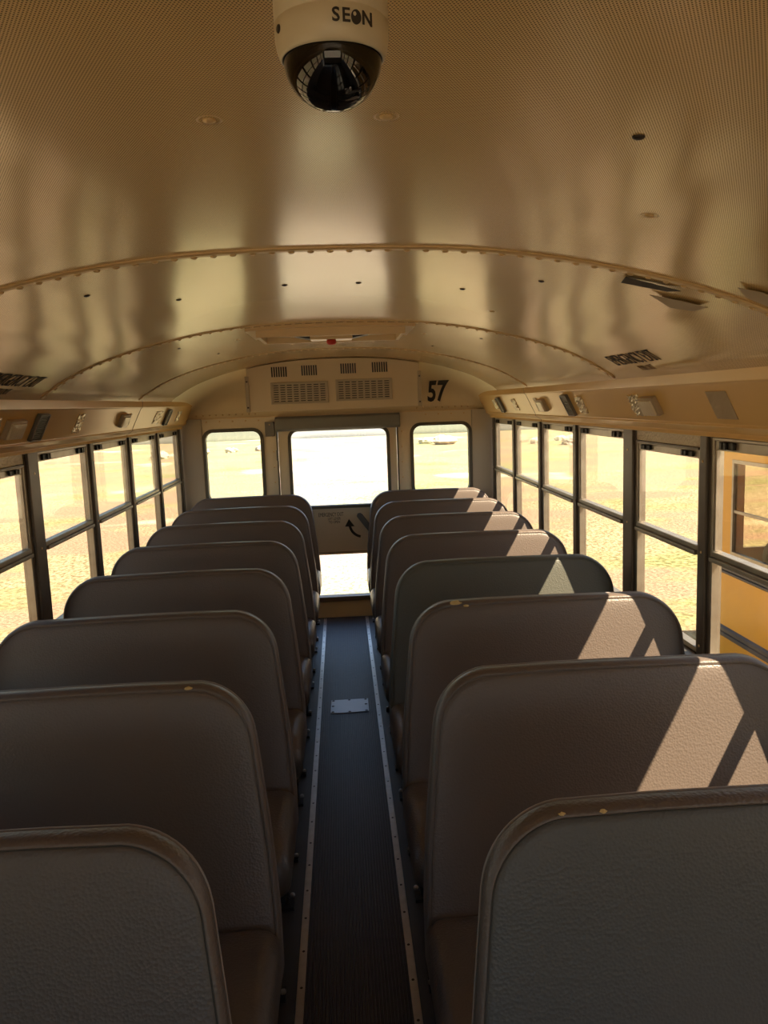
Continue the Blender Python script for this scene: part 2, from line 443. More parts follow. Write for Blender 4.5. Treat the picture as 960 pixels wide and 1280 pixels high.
# tape scraps near the first seam (right)
def scrap(name, pts, m_, label):
    vs = []
    for x, y in pts:
        s = s_of(x); X, Z, d = prof_at(s); vs.append((X+d.y*.0055, y, Z-d.x*.0055))
    k = len(vs); vs2 = [(a, b, c-.0012) for a, b, c in vs]
    mm = MB(); mm.rings([vs, vs2]); o = mm.build(name, m_); tag(o, label, 'tape'); return o
scrap('tape_scrap', [(.628, 1.655), (.64, 1.715), (.735, 1.70), (.75, 1.665)], 'ink', 'black worn tape strip stuck beside nearest ceiling seam at right')
scrap('tape_scrap', [(.725, 1.77), (.79, 1.745), (.84, 1.73), (.84, 1.80), (.80, 1.835)], 'tape', 'tan torn tape scrap on ceiling just beyond black tape strip')
scrap('tape_scrap', [(.80, 1.52), (.84, 1.50), (.92, 1.51), (.92, 1.57), (.84, 1.565)], 'tape', 'tan torn tape scrap on camera side of nearest ceiling seam')

# ------------------------------------------------------------------ floor
fl = MB().box(-1.26, 1.26, YF, YR+.06, -.06, 0).build('floor', 'floor'); struct(fl, 'blue grey rubber bus floor')
# ribbed aisle runner
mm = MB(); nr = 30; W = .152; prof = []
for i in range(nr):
    a = -W+2*W*i/nr; st = 2*W/nr
    prof += [(a, .002), (a+st*.25, .002), (a+st*.35, .0055), (a+st*.9, .0055)]
prof += [(W, .002), (W, -.001), (-W, -.001)]
mm.prism(prof, lambda a, b: (a, YF+.05, b), lambda a, b: (a, 6.06, b))
tag(mm.build('aisle_runner', 'mat_'), 'black ribbed rubber runner down the middle of the aisle', 'floor mat')
screw_o = None
for i, sx in enumerate((-1, 1)):
    t = MB().prism([(-.0125, -.001), (-.011, .0035), (.011, .0035), (.0125, -.001)], lambda a, b: (sx*.1635+a, YF+.05, b+.0005), lambda a, b: (sx*.1635+a, 6.06, b+.0005)).build('trim_%d' % (5+i), 'strip')
    struct(t, 'aluminium strip with screws along %s edge of aisle runner' % ('left' if sx < 0 else 'right'))
    y = 6.04
    while y > .3:
        if screw_o is None:
            screw_o = MB().lathe([(.0048, 0), (.004, .0012), (.0005, .0016)], (0, 0, 0), 8).build('screw', 'hole', t)
            screw_o.location = (sx*.1635, y, .0038)
        else: copy_mesh(screw_o, t, (sx*.1635+random.uniform(-.001, .001), y+random.uniform(-.006, .006), .0038))
        y -= .152
pl = empty('floor_plate', (.004, 4.21, .0055)); tag(pl, 'pale blue grey metal access plate screwed onto aisle runner', 'plate')
MB().prism([(-.105, -.095), (-.03, -.1), (.105, -.093), (.107, .094), (-.102, .092)], lambda a, b: (a, b, 0), lambda a, b: (a, b, .003)).build('plate', 'plate', pl, bevel=.001)
for a, b in ((-.092, -.082), (0, -.088), (.092, -.082), (-.092, 0), (.092, .01), (-.09, .08), (.0, .083), (.092, .082)):
    c = copy_mesh(screw_o, pl, (a, b, .003)); c.scale = (1.7, 1.7, 1.4)

# ------------------------------------------------------------------ side walls, posts, windows
wn = [0]
def bay(side, k, y0, y1, emerg):
    wn[0] += 1
    sgn = side
    t = empty('window_%d' % wn[0], (sgn*1.22, (y0+y1)/2, .79)); t['kind'] = 'structure'
    t['label'] = '%s side bus window%s, bay %d from the rear' % ('right' if side > 0 else 'left', ', lowered emergency exit type with embossed header' if emerg else '', 12-k)
    def X(a): return sgn*(a-1.22)
    top = 1.490 if emerg else 1.53
    gt = 1.455 if emerg else 1.490          # top of the glass
    h = (y1-y0)/2
    B = lambda x0, x1, a, b, z0, z1, mb: mb.box(X(x0), X(x1), a, b, z0-.79, z1-.79)
    f = MB()
    B(1.204, 1.238, -h, -h+.014, .79, top, f); B(1.204, 1.238, h-.014, h, .79, top, f)
    B(1.204, 1.238, -h+.014, h-.014, top-.010, top, f); B(1.204, 1.238, -h+.014, h-.014, .79, .808, f)
    f.build('window_frame', 'alu', t, bevel=.002)
    s = MB()
    B(1.208, 1.222, -h+.014, h-.014, gt, top-.010, s)
    B(1.208, 1.222, -h+.014, -h+.024, 1.165, gt, s); B(1.208, 1.222, h-.024, h-.014, 1.165, gt, s)
    s.build('upper_sash', 'alu', t, bevel=.0015)
    r = MB(); B(1.192, 1.236, -h+.014, h-.014, 1.130, 1.145, r); B(1.202, 1.236, -h+.014, h-.014, 1.145, 1.163, r)
    r.build('meeting_rail', 'alu', t, bevel=.003)
    for yy in (-h+.10, h-.10):
        l = MB(); B(1.198, 1.208, yy-.045, yy+.045, gt+.005, top-.012, l); B(1.190, 1.199, yy-.012, yy+.002, gt+.006, top-.012, l); B(1.190, 1.199, yy+.012, yy+.024, gt+.006, top-.012, l)
        l.build('latch', 'black', t, bevel=.0015)
    g = MB(); B(1.213, 1.216, -h+.022, h-.022, 1.16, gt+.003, g); g.build('upper_pane', 'sidetint', t)
    g = MB(); B(1.226, 1.229, -h+.012, h-.012, .803, 1.15, g); g.build('lower_pane', 'sidetint', t)
    if emerg:
        e = MB(); B(1.205, 1.238, -h, h, 1.492, 1.534, e); e.build('embossed_header', 'embossed', t, bevel=.003)
        e = MB(); B(1.199, 1.206, -h+.01, h-.01, 1.484, 1.493, e); e.build('header_bead', 'bronze', t, bevel=.002)

trimn = [7]
for side in (-1, 1):
    nm = 'left' if side < 0 else 'right'
    wl = MB().box(side*1.21, side*1.245, YF, YR+.04, -.06, .765)
    wl.box(side*1.21, side*1.26, YF, YR+.04, 1.535, 1.72)
    o = wl.build('wall_'+nm, 'wall'); struct(o, '%s side wall of the bus' % nm)
    si = MB().prism([(1.155, .757), (1.155, .767), (1.175, .782), (1.22, .79), (1.26, .79), (1.26, .76), (1.21, .757)], lambda a, b: (side*a, YF, b), lambda a, b: (side*a, YR, b)).build('trim_%d' % trimn[0], 'alu')
    struct(si, 'aluminium sill along %s windows' % nm); trimn[0] += 1
    for k, y in enumerate(POST):
        hw0 = .042; hw1 = .042
        if k == 8: hw0 = .105; hw1 = .035
        
        p = MB().box(side*1.192, side*1.242, y-hw0+.018, y+hw1-.018, .785, 1.535)
        p.box(side*1.203, side*1.242, y-hw0, y+hw1, .785, 1.535)
        o = p.build('trim_%d' % trimn[0], 'bronze', bevel=.004); trimn[0] += 1
        struct(o, 'dark bronze window post, %s side, number %d from the rear' % (nm, 13-k))
        # a few screws on the face of each post
        for zz in ((.83, 1.15, 1.45) if k >= 6 else ()):
            q = MB().lathe([(.005, 0), (.004, .002), (.0005, .0026)], (0, 0, 0), 8).build('screw', 'rivet', o)
            q.location = (side*1.192, y+(hw1-hw0)/2, zz); q.rotation_euler = (0, -side*PI/2, 0)
    for k in range(12):
        a = POST[k]+(.035 if k == 8 else .042)-.003; b = POST[k+1]-.042+.003
        if k == 7: b = POST[8]-.105+.003
        bay(side, k, a, b, k == 7)

# cornice above the windows
CORN = [(1.068, 1.768), (1.062, 1.754), (1.081, 1.748), (1.086, 1.700), (1.095, 1.692), (1.152, 1.578), (1.150, 1.570), (1.185, 1.548), (1.183, 1.533), (1.25, 1.533), (1.25, 1.70), (1.13, 1.768)]
for side in (-1, 1):
    nm = 'left' if side < 0 else 'right'
    o = MB().prism(CORN, lambda a, b: (side*a, YF, b), lambda a, b: (side*a, 6.10, b)).build('trim_%d' % trimn[0], 'gold', bevel=.002, seg=2)
    struct(o, 'cream enamelled cornice panel above the %s windows' % nm); trimn[0] += 1
    for ysm in (4.53, 1.7, -.2):
        q = MB(); C = [c for c in CORN[1:9]]
        q.rings([[(side*(a+dx), ysm+dy+sl*(1.75-b), b+dz) for dx, dy, dz in ((0, -.0018, 0), (-.0012, -.0018, -.0004), (-.0012, .0018, -.0004), (0, .0018, 0))] for a, b in C for sl in (0,)])
        q.build('panel_joint', 'ink', o)

# fixtures on the cornice: local frame x along the bus, y up the slope, z out of the face
FA, FB = Vector((1.095, 1.692)), Vector((1.152, 1.578))
def corn_mat(side, y, w_):
    P = FA.lerp(FB, w_); v = (FA-FB).normalized()
    V = Vector((side*v.x, 0, v.y)); U = Vector((0, -1 if side > 0 else 1, 0)); N = U.cross(V)
    m4 = Matrix.Identity(4)
    for i in range(3): m4[i][0] = U[i]; m4[i][1] = V[i]; m4[i][2] = N[i]
    m4[0][3] = side*P.x; m4[1][3] = y; m4[2][3] = P.y
    return m4
def speaker(side, y, label):
    t = empty('speaker_grille', mat4=corn_mat(side, y, .5)); tag(t, label, 'speaker', 'speaker grilles on the cornices')
    wx, hy = .052, .056
    MB().frame(rrect(-wx, wx, -hy, hy, .006, 2), rrect(-wx+.010, wx-.010, -hy+.008, hy-.008, .003, 2), lambda a, b: (a, b, 0), lambda a, b: (a, b, .016)).build('housing', 'dgrey', t, bevel=.002)
    MB().box(-wx+.008, wx-.008, -hy+.006, hy-.006, 0, .004).build('backing', 'black', t)
    g = MB()
    for k in range(13):
        yy = -hy+.012+k*.0078; g.box(-wx+.009, wx-.009, yy, yy+.0042, .004, .013)
    g.build('louvre', 'dgrey', t)
def lamp(side, y, label, w2=.05, h2=.036):
    t = empty('cornice_lamp', mat4=corn_mat(side, y, .5)); tag(t, label, 'lamp', 'small square lamps on the cornices')
    MB().rings([[(a*s_, b*s_, h) for a, b in rrect(-w2, w2, -h2, h2, .008, 3)] for s_, h in ((1.0, 0), (1.0, .012), (.96, .017), (.86, .018))]).build('housing', 'tape', t, bevel=.001)
    MB().rings([[(a*s_-.004, b*s_-.003, h) for a, b in rrect(-w2*.84, w2*.84, -h2*.82, h2*.82, .004, 3)] for s_, h in ((1.0, .017), (1.0, .021), (.95, .024), (.4, .0255))]).build('lens', 'lens', t, smooth=False)
def foil(side, y, w2, h2, label, m_='foil', lift=.004, seed=1, name='torn_sticker', cat='sticker'):
    rnd = random.Random(seed); nx, ny = 9, 11; mm = MB(); vs = []; 
    for j in range(ny):
        for i in range(nx):
            a = -w2+2*w2*i/(nx-1); b = -h2+2*h2*j/(ny-1)
            edge = i in (0, nx-1) or j in (0, ny-1)
            if edge and name == 'torn_sticker': a *= rnd.uniform(.8, 1.05); b *= rnd.uniform(.85, 1.04)
            vs.append((a, b, .0015+rnd.random()*lift))
    top = len(vs); vs += [(a, b, 0) for a, b, c in vs]
    fs = []
    for j in range(ny-1):
        for i in range(nx-1):
            q = j*nx+i; fs.append((q, q+1, q+nx+1, q+nx)); fs.append((q+top, q+nx+top, q+nx+1+top, q+1+top))
    per = [i for i in range(nx)]+[j*nx+nx-1 for j in range(1, ny)]+[(ny-1)*nx+i for i in range(nx-2, -1, -1)]+[j*nx for j in range(ny-2, 0, -1)]
    for k in range(len(per)):
        a, b = per[k], per[(k+1) % len(per)]; fs.append((a, b, b+top, a+top))
    mm.add(vs, fs); o = mm.build(name, m_); o.matrix_world = corn_mat(side, y, .5); tag(o, label, cat); return o
speaker(1, 3.755, 'dark louvred speaker on right cornice beyond the emergency window')
speaker(1, 5.36, 'dark louvred speaker at rear end of right cornice')
speaker(-1, 3.06, 'dark louvred speaker nearest the viewer on left cornice')
speaker(-1, 5.30, 'dark louvred speaker at rear end of left cornice')
lamp(1, 2.745, 'square frosted lamp on right cornice above emergency window', .068)
lamp(1, 4.235, 'square frosted lamp on right cornice just before the joint', .062)
lamp(-1, 2.83, 'square frosted lamp on left cornice nearest the viewer', .075)
lamp(-1, 4.24, 'square frosted lamp on left cornice just before the joint', .065)
foil(1, 2.885, .052, .044, 'crumpled clear sticker left of square lamp on right cornice', seed=2, lift=.008)
foil(1, 3.56, .055, .044, 'crumpled clear sticker beside dark speaker on right cornice', seed=3, lift=.008)
foil(1, 2.235, .062, .045, 'flat grey rectangular sticker with torn edge on right cornice near viewer', m_='tape', seed=4, lift=.001, name='worn_sticker')
foil(1, 4.36, .035, .04, 'small crumpled clear sticker left of far square lamp on right cornice', seed=5, lift=.006)
foil(1, 4.93, .055, .04, 'crumpled clear sticker beyond the joint on right cornice', seed=6, lift=.006)
foil(1, 5.56, .06, .038, 'crumpled clear sticker past the last speaker on right cornice', seed=7, lift=.004)
foil(-1, 3.53, .045, .045, 'narrow torn clear sticker between speaker and lamp on left cornice', seed=8, lift=.006)
foil(-1, 5.04, .085, .045, 'crumpled clear sticker before the rear speaker on left cornice', seed=9, lift=.005)
foil(-1, 5.68, .06, .04, 'small crumpled clear sticker at rear tip of left cornice', seed=10, lift=.005)
foil(-1, 4.36, .02, .035, 'small torn clear sticker right of far square lamp on left cornice', seed=11, lift=.005)
foil(-1, 2.66, .05, .045, 'torn clear sticker at left edge beside nearest lamp on left cornice', seed=12, lift=.005)

# ------------------------------------------------------------------ rear wall
def wall_with_holes(x0, x1, z0, z1, holes, y0, y1, name, m_, parent=None):
    """grid wall with rectangular-ish rounded holes: holes list (x0,x1,z0,z1,r), left to right or stacked"""
    mm = MB()
    xs = sorted({x0, x1, *[h[0] for h in holes], *[h[1] for h in holes]}); zs = sorted({z0, z1, *[h[2] for h in holes], *[h[3] for h in holes]})
    for i in range(len(xs)-1):
        for j in range(len(zs)-1):
            cx, cz = (xs[i]+xs[i+1])/2, (zs[j]+zs[j+1])/2
            if any(h[0] < cx < h[1] and h[2] < cz < h[3] for h in holes): continue
            mm.box(xs[i], xs[i+1], y0, y1, zs[j], zs[j+1])
    for h in holes:                                  # corner fillets
        r = h[4]
        for (cx, cz, sx, sz) in ((h[0], h[2], 1, 1), (h[1], h[2], -1, 1), (h[0], h[3], 1, -1), (h[1], h[3], -1, -1)):
            arc = [(cx+sx*(r-r*math.cos(a)), cz+sz*(r-r*math.sin(a))) for a in [PI/2*k/6 for k in range(7)]]
            poly = [(cx, cz)]+arc
            mm.prism(poly, lambda a, b: (a, y0, b), lambda a, b: (a, y1, b))
    return mm.build(name, m_, parent)
RW = [(-1.03, -.60, .95, 1.497, .06), (.583, 1.027, .95, 1.49, .06)]
DX0, DX1 = -.475, .462
wr = wall_with_holes(-1.24, DX0, 0, 1.66, [RW[0]], YR, YR+.05, 'wall_rear', 'rear'); struct(wr, 'cream painted rear wall of the bus')
o = wall_with_holes(DX1, 1.24, 0, 1.66, [RW[1]], YR, YR+.05, 'wall_rear_side', 'rear', wr)
o.name = 'right_panel'
MB().box(DX0, DX1, YR, YR+.05, 1.53, 1.66).build('door_header', 'rear', wr)
MB().prism([(-1.2, 1.6), (1.2, 1.6), (1.1, 1.85), (.7, 2.0), (0, 2.05), (-.7, 2.0), (-1.1, 1.85)], lambda a, b: (a, YR+.0, b), lambda a, b: (a, YR+.05, b)).build('upper_skin', 'rear', wr)
# lap joint with rivets below the cap
MB().box(-1.17, 1.17, YR-.006, YR, 1.596, 1.602).build('lap_joint', 'cream', wr)
rr = None
for k in range(44):
    x = -1.08+k*.05
    if abs(x) < .6: continue
    copy_mesh(riv_proto, wr, (x, YR-.012, 1.625), (-PI/2, 0, 0))
    copy_mesh(riv_proto, wr, (x+.02, YR-.0005, 1.575), (-PI/2, 0, 0)) if k % 2 else None
for x in (DX0-.03, DX1+.035):
    for k in range(7): copy_mesh(riv_proto, wr, (x, YR-.0005, 1.45-k*.12), (-PI/2, 0, 0))
for sx in (-1, 1):
    c = MB().prism([(1.045, YR), (1.05, YR-.02), (1.185, YR-.055), (1.205, YR-.055), (1.205, YR)], lambda a, b: (sx*a, b, 0), lambda a, b: (sx*a, b, 1.60)).build('trim_%d' % trimn[0], 'column', bevel=.003); trimn[0] += 1
    struct(c, 'grey corner panel at rear %s' % ('right' if sx > 0 else 'left'))
def gasket(h, y0, y1, wdt, parent, m_='rubber'):
    x0, x1, z0, z1, r = h
    return MB().frame(rrect(x0-wdt, x1+wdt, z0-wdt, z1+wdt, r+wdt), rrect(x0+.004, x1-.004, z0+.004, z1-.004, r), lambda a, b: (a, y0, b), lambda a, b: (a, y1, b)).build('rubber_gasket', m_, parent, bevel=.003)
for i, h in enumerate(RW):
    t = empty('window_%d' % (25+i), ((h[0]+h[1])/2, YR, h[2])); t['kind'] = 'structure'; t['label'] = 'rear window %s of the emergency door' % ('left' if i == 0 else 'right')
    off = Vector(t.location)
    g = gasket(h, YR-.012, YR+.055, .022, None); g.parent = t; g.location = -off
    p = MB().prism(rrect(h[0]+.002, h[1]-.002, h[2]+.002, h[3]-.002, h[4]), lambda a, b: (a, YR+.02, b), lambda a, b: (a, YR+.024, b)).build('pane', 'rearglass', t); p.location = -off

# rear emergency door
dr = empty('door_1', (0, YR, 0)); dr['kind'] = 'structure'; dr['label'] = 'cream rear emergency door with upper and lower glass'
DH = [(-.372, .380, .885, 1.482, .055), (-.36, .36, .155, .505, .03)]
dp = wall_with_holes(DX0+.008, DX1-.008, .005, 1.528, DH, -.004, .04, 'door_panel', 'rear', dr)
g = gasket(DH[0], -.018, .045, .02, dr); 
g = gasket(DH[1], -.012, .045, .012, dr, 'wood')
for nme, h in (('upper_pane', DH[0]), ('lower_pane', DH[1])):
    MB().prism(rrect(h[0]+.002, h[1]-.002, h[2]+.002, h[3]-.002, h[4]), lambda a, b: (a, .016, b), lambda a, b: (a, .02, b)).build(nme, 'clear', dr)
MB().box(-.45, .44, -.035, -.004, .5, .512).build('ledge', 'column', dr, bevel=.003)
MB().box(-.45, .44, -.05, -.004, .126, .160).build('kick_ledge', 'wood', dr, bevel=.004)
MB().prism([(-.105, .008), (-.032, .128), (-.004, .128), (-.004, .008)], lambda a, b: (-.45, a, b), lambda a, b: (.44, a, b)).build('kick_panel', 'cream', dr, bevel=.004)
for x in (DX0, DX1): MB().box(x-.006, x+.006, -.012, .01, .0, 1.53).build('door_jamb', 'rubber', dr)
fdoor = lambda cx, cz: (lambda u, v, h: Vector((cx+u, -.005-h, cz+v)))
t1 = text_obj('exit_lettering', 'EMERGENCY EXIT', .044, fdoor(-.085, .815), 'ink', dr, sx=.56)
for k, (tx, zz) in enumerate((('LIFT LEVER', .782), ('TO OPEN', .755))): text_obj('instruction_lettering', tx, .03, fdoor(-.06, zz), 'ink', dr, sx=.7)
# arrow
mm = MB(); arc = [(.16+.11*math.cos(a), .735+.115*math.sin(a)) for a in [math.radians(185+75*k/10) for k in range(11)]]
inner = [(.16+(.11-.02)*math.cos(a), .735+(.115-.02)*math.sin(a)) for a in [math.radians(185+75*k/10) for k in range(11)]]
mm.prism(arc+inner[::-1], lambda a, b: (a, -.0045, b), lambda a, b: (a, -.0058, b))
mm.prism([(.022, .715), (.098, .715), (.055, .775)], lambda a, b: (a, -.0045, b), lambda a, b: (a, -.0058, b))
mm.build('arrow_marking', 'ink', dr)
# lever handle
hd = MB(); hd.prism([(.118, .80), (.125, .822), (.145, .826), (.162, .815), (.325, .58), (.29, .555)], lambda a, b: (a, -.035, b), lambda a, b: (a, -.05, b))
hd.build('lever_handle', 'dgrey', dr, bevel=.004)
hb = MB().lathe([(.04, 0), (.04, -.03), (.03, -.036), (.0, -.036)], (.30, -.004, .585), 20, axis='y').build('handle_boss', 'dgrey', dr)
MB().box(.21, .285, -.012, -.004, .69, .725).build('red_label', 'red', dr)
MB().tube([(.30, -.02, .60), (.30, -.02, .865), (.30, -.02, .87)], .009).build('latch_rod', 'dgrey', dr)
for z in (.25, .75, 1.3): MB().tube([(DX0-.002, -.012, z-.04), (DX0-.002, -.012, z+.04)], .009).build('hinge', 'dgrey', dr)

o = MB().rings([[(x, YR-.07+.07*0-.048*c, 1.545+.052*s) for c, s in [(math.cos(a), math.sin(a)) for a in [2*PI*k/20 for k in range(20)]]] for x in (-.482, -.478, 0, .478, .482)])
o = MB()
pr = [(-.0, -.062), (-.055, -.062), (-.075, -.045), (-.08, 0), (-.075, .035), (-.055, .05), (0, .05)]
o.prism(pr, lambda a, b: (-.48, YR+a-.0, 1.546+b), lambda a, b: (.482, YR+a, 1.546+b))
tag(o.build('head_pad', 'pad', bevel=.006, seg=3), 'long grey padded vinyl bumper above the rear emergency door', 'pad')
bx = empty('door_buzzer', (-.525, YR, 1.50)); tag(bx, 'small dark grey metal box left of the padded bumper', 'box')
MB().box(-.036, .036, -.035, 0, -.05, .06).build('housing', 'dgrey', bx, bevel=.004)
MB().lathe([(.006, 0), (.005, -.003), (.0005, -.004)], (0, -.035, .04), 8, axis='y').build('screw', 'rivet', bx)

# number 57 on the cap
def on_cap(cx, cz):
    def fn(u, v, h):
        x, z = cx+u, cz+v; y = cap_y(x, z); e = .004
        ny = (cap_y(x, z+e)-cap_y(x, z-e))/(2*e)          # dy/dz (negative)
        N = Vector((0, -1, ny)).normalized()
        return Vector((x, y, z))+N*(h+.0035)
    return fn
n57 = text_obj('number_decal', '57', .215, on_cap(.775, 1.742), 'ink', None, sx=.66, cut=.02, bold=.006)
tag(n57, 'large black number 57 on cream panel right of the heater', 'number')

# ------------------------------------------------------------------ heater / air unit
HT = empty('air_unit', (-.012, 5.33, 1.645)); tag(HT, 'cream metal air unit with black vents hung over the rear door', 'air conditioner')
hx0, hx1 = -.575, .575
top = []
N = 24
for k in range(N+1):
    x = hx1+(hx0-hx1)*k/N; top.append((x, z_at(x-.012)-1.645-.004))
poly = [(hx0, 0), (hx1, 0)]+top
VB = [(-.475+.0, .10), (-.315, .10), (-.115, .10), (.05, .10)]
MB().prism(poly, lambda a, b: (a, 0, b), lambda a, b: (a, .62, b*.9 if b > .1 else b)).build('housing', 'column_cream' if False else 'rear', HT, bevel=.004)
MB().box(hx0-.012, hx0+.012, -.006, .02, 0, .235).build('corner_strip', 'column', HT, bevel=.002)
MB().box(hx1-.012, hx1+.012, -.006, .02, 0, .235).build('corner_strip', 'column', HT, bevel=.002)
for (x, z) in ((-.36, .258), (-.16, .262), (.10, .266), (.31, .268)):
    v = MB().box(x-.056, x+.056, -.002, .0, z-.035, z+.035).build('vent_opening', 'rear', HT)
    for j in range(7):
        xx = x-.05+j*.0155; MB().prism([(xx, z-.033), (xx+.0095, z-.033), (xx+.0085, z+.033), (xx-.001, z+.033)], lambda a, b: (a, -.0035, b), lambda a, b: (a, -.001, b)).build('slot', 'black', v)
for (x0, x1, z0, z1) in ((-.42, -.038, .045, .188), (.012, .39, .052, .195)):
    g = MB().frame([(x0, z0), (x1, z0), (x1, z1), (x0, z1)], [(x0+.014, z0+.012), (x1-.014, z0+.012), (x1-.014, z1-.012), (x0+.014, z1-.012)], lambda a, b: (a, -.012, b), lambda a, b: (a, .0, b)).build('intake_grille', 'column', HT, bevel=.002)
    MB().box(x0+.012, x1-.012, -.003, 0, z0+.01, z1-.01).build('backing', 'black', g)
    mm = MB(); nx_, nz_ = 8, 8
    for i in range(nx_+1):
        xx = x0+.014+(x1-x0-.028)*i/nx_; mm.box(xx-.006, xx+.006, -.008, -.003, z0+.012, z1-.012)
    for j in range(nz_+1):
        zz = z0+.012+(z1-z0-.024)*j/nz_; mm.box(x0+.014, x1-.014, -.0075, -.003, zz-.0045, zz+.0045)
    mm.build('grid', 'column', g)
for sx in (hx0, hx1):
    for z in (.03, .2): 
        q = MB().lathe([(.006, 0), (.005, -.004), (.0005, -.005)], (sx, -.007, z), 8, axis='y').build('screw', 'hole', HT)

# ------------------------------------------------------------------ roof hatch
hy0, hy1 = 3.07, 3.47
HZ = z_at(.25)-.012
RH = empty('roof_hatch', (0, (hy0+hy1)/2, HZ)); tag(RH, 'square roof escape hatch with red knob in ceiling centre', 'hatch')
hh = (hy1-hy0)/2
def hz(x): return z_at(x)-HZ-.002
mm = MB()
Rr = []
def flange(x0, x1, y0, y1):
    nseg = max(2, int((x1-x0)/.03)); Rr = []
    for k in range(nseg+1):
        x = x0+(x1-x0)*k/nseg; z = hz(x); Rr.append([(x, y0, z+.003), (x, y1, z+.003), (x, y1, z-.009), (x, y0, z-.009)])
    mm.rings(Rr)
flange(-.325, .325, -hh, -hh+.035); flange(-.325, .325, hh-.035, hh); flange(-.325, -.285, -hh+.035, hh-.035); flange(.285, .325, -hh+.035, hh-.035)
mm.build('flange', 'cream', RH)
mm = MB()
for k in range(13):
    x = -.27+k*.045
MB().frame([(-.288, -hh+.033), (.288, -hh+.033), (.288, hh-.033), (-.288, hh-.033)], [(-.273, -hh+.048), (.273, -hh+.048), (.273, hh-.048), (-.273, hh-.048)], lambda a, b: (a, b, -.026), lambda a, b: (a, b, .03)).build('inner_rim', 'cream', RH, bevel=.003)
MB().rings([[(a, b, -.001+h) for a, b in rrect(-.273*s_, .273*s_, (-hh+.05)*s_, (hh-.05)*s_, .03, 4)] for s_, h in ((1, .004), (.8, -.004), (.3, -.006))]).build('hatch_lid', 'white', RH)
lb = MB().prism([(x, -hh+.075+.02*math.cos(x*6)) for x in [-.17+.34*k/12 for k in range(13)]]+[(x, -hh+.145) for x in [.17-.34*k/12 for k in range(13)]], lambda a, b: (a, b, -.012), lambda a, b: (a, b, -.004)).build('warning_label', 'white', RH)
text_obj('label_lettering', 'EMERGENCY EXIT', .036, lambda u, v, h: Vector((u, -hh+.112-v, -.0125-h)), 'red', RH, sx=1.0)
MB().box(-.085, .085, -.05, .05, -.03, -.004).build('handle_box', 'cream', RH, bevel=.004)
for sx in (-1, 1):
    MB().prism([(sx*.085, -.02), (sx*.15, -.008), (sx*.15, 0), (sx*.085, -.004)], lambda a, b: (a, -.035, b-.006), lambda a, b: (a, .035, b-.006)).build('bracket', 'black', RH)
MB().lathe([(.018, 0), (.02, -.012), (.014, -.02), (.001, -.021)], (0, -.02, -.03), 16).build('knob', 'red', RH, smooth=True)

# ------------------------------------------------------------------ security camera
SX, SY = .0175, .555
SC = empty('security_camera', (SX+.010, SY, z_at(0))); tag(SC, 'cream dome security camera with smoked lens hanging from ceiling', 'camera')
SC.rotation_euler = (math.radians(2), 0, 0)
zr = -.071
MB().lathe([(.047, .004), (.047, -.006), (.0415, -.010), (.0395, -.013)], (0, 0, 0), 48).build('mounting_plate', 'dgrey', SC, smooth=False, bevel=.0005)
MB().lathe([(.0368, -.009), (.0375, -.040), (.0376, -.0595), (.0369, -.060), (.0369, -.0606), (.0376, -.0612), (.0374, -.070), (.0364, -.076), (.0348, -.0805), (.0336, -.0820), (.0326, -.0815), (.0326, -.076), (.01, -.076)], (0, 0, 0), 64).build('housing', 'white', SC, smooth=True)
pr = [(.0324, -.0755)]+[(.0324*math.cos(a), -.0815-.0305*math.sin(a)) for a in [PI/2*k/16 for k in range(16)]]+[(.0003, -.0815-.0305)]
MB().lathe(pr, (0, 0, 0), 64).build('smoked_dome', 'dome', SC, smooth=True)
def cyl(u, v, h):     # wrap lettering round the housing, seen from below
    a = -PI/2+u/.0375; r = .0377+h
    return Vector((r*math.cos(a), r*math.sin(a), v))
LW = {'S': -.0093, 'E': -.0025, 'N': .0118}
for ch, off in (('S', .0062), ('E', .0125), ('N', .0272)):
    text_obj('logo_lettering', ch, .0112, (lambda off: lambda u, v, h: cyl(u+off-.0035, v-.0690, h))(off), 'ink', SC, extrude=.0002, bold=.0002)
mm = MB(); ring = [(cyl(.0157+.0034*math.cos(a), -.0690+.0042*math.sin(a), .0003)) for a in [2*PI*k/20 for k in range(20)]]
mm.rings([ring, [cyl(.0157+.0033*math.cos(a), -.0690+.0041*math.sin(a), -.001) for a in [2*PI*k/20 for k in range(20)]]]); mm.build('logo_ball', 'ink', SC)
ring = [(cyl(.0146+.001*math.cos(a), -.0675+.0012*math.sin(a), .0006)) for a in [2*PI*k/12 for k in range(12)]]
mm = MB(); mm.rings([ring, [cyl(.0146+.001*math.cos(a), -.0675+.0012*math.sin(a), .0) for a in [2*PI*k/12 for k in range(12)]]]); mm.build('logo_glint', 'white', SC)
q = MB().lathe([(.0028, 0), (.0024, .0008), (.0002, .001)], (0, 0, 0), 12).build('screw', 'hole', SC)
a_ = -PI/2-1.12; q.location = (.0374*math.cos(a_), .0374*math.sin(a_), -.068); q.rotation_euler = (0, PI/2, a_)

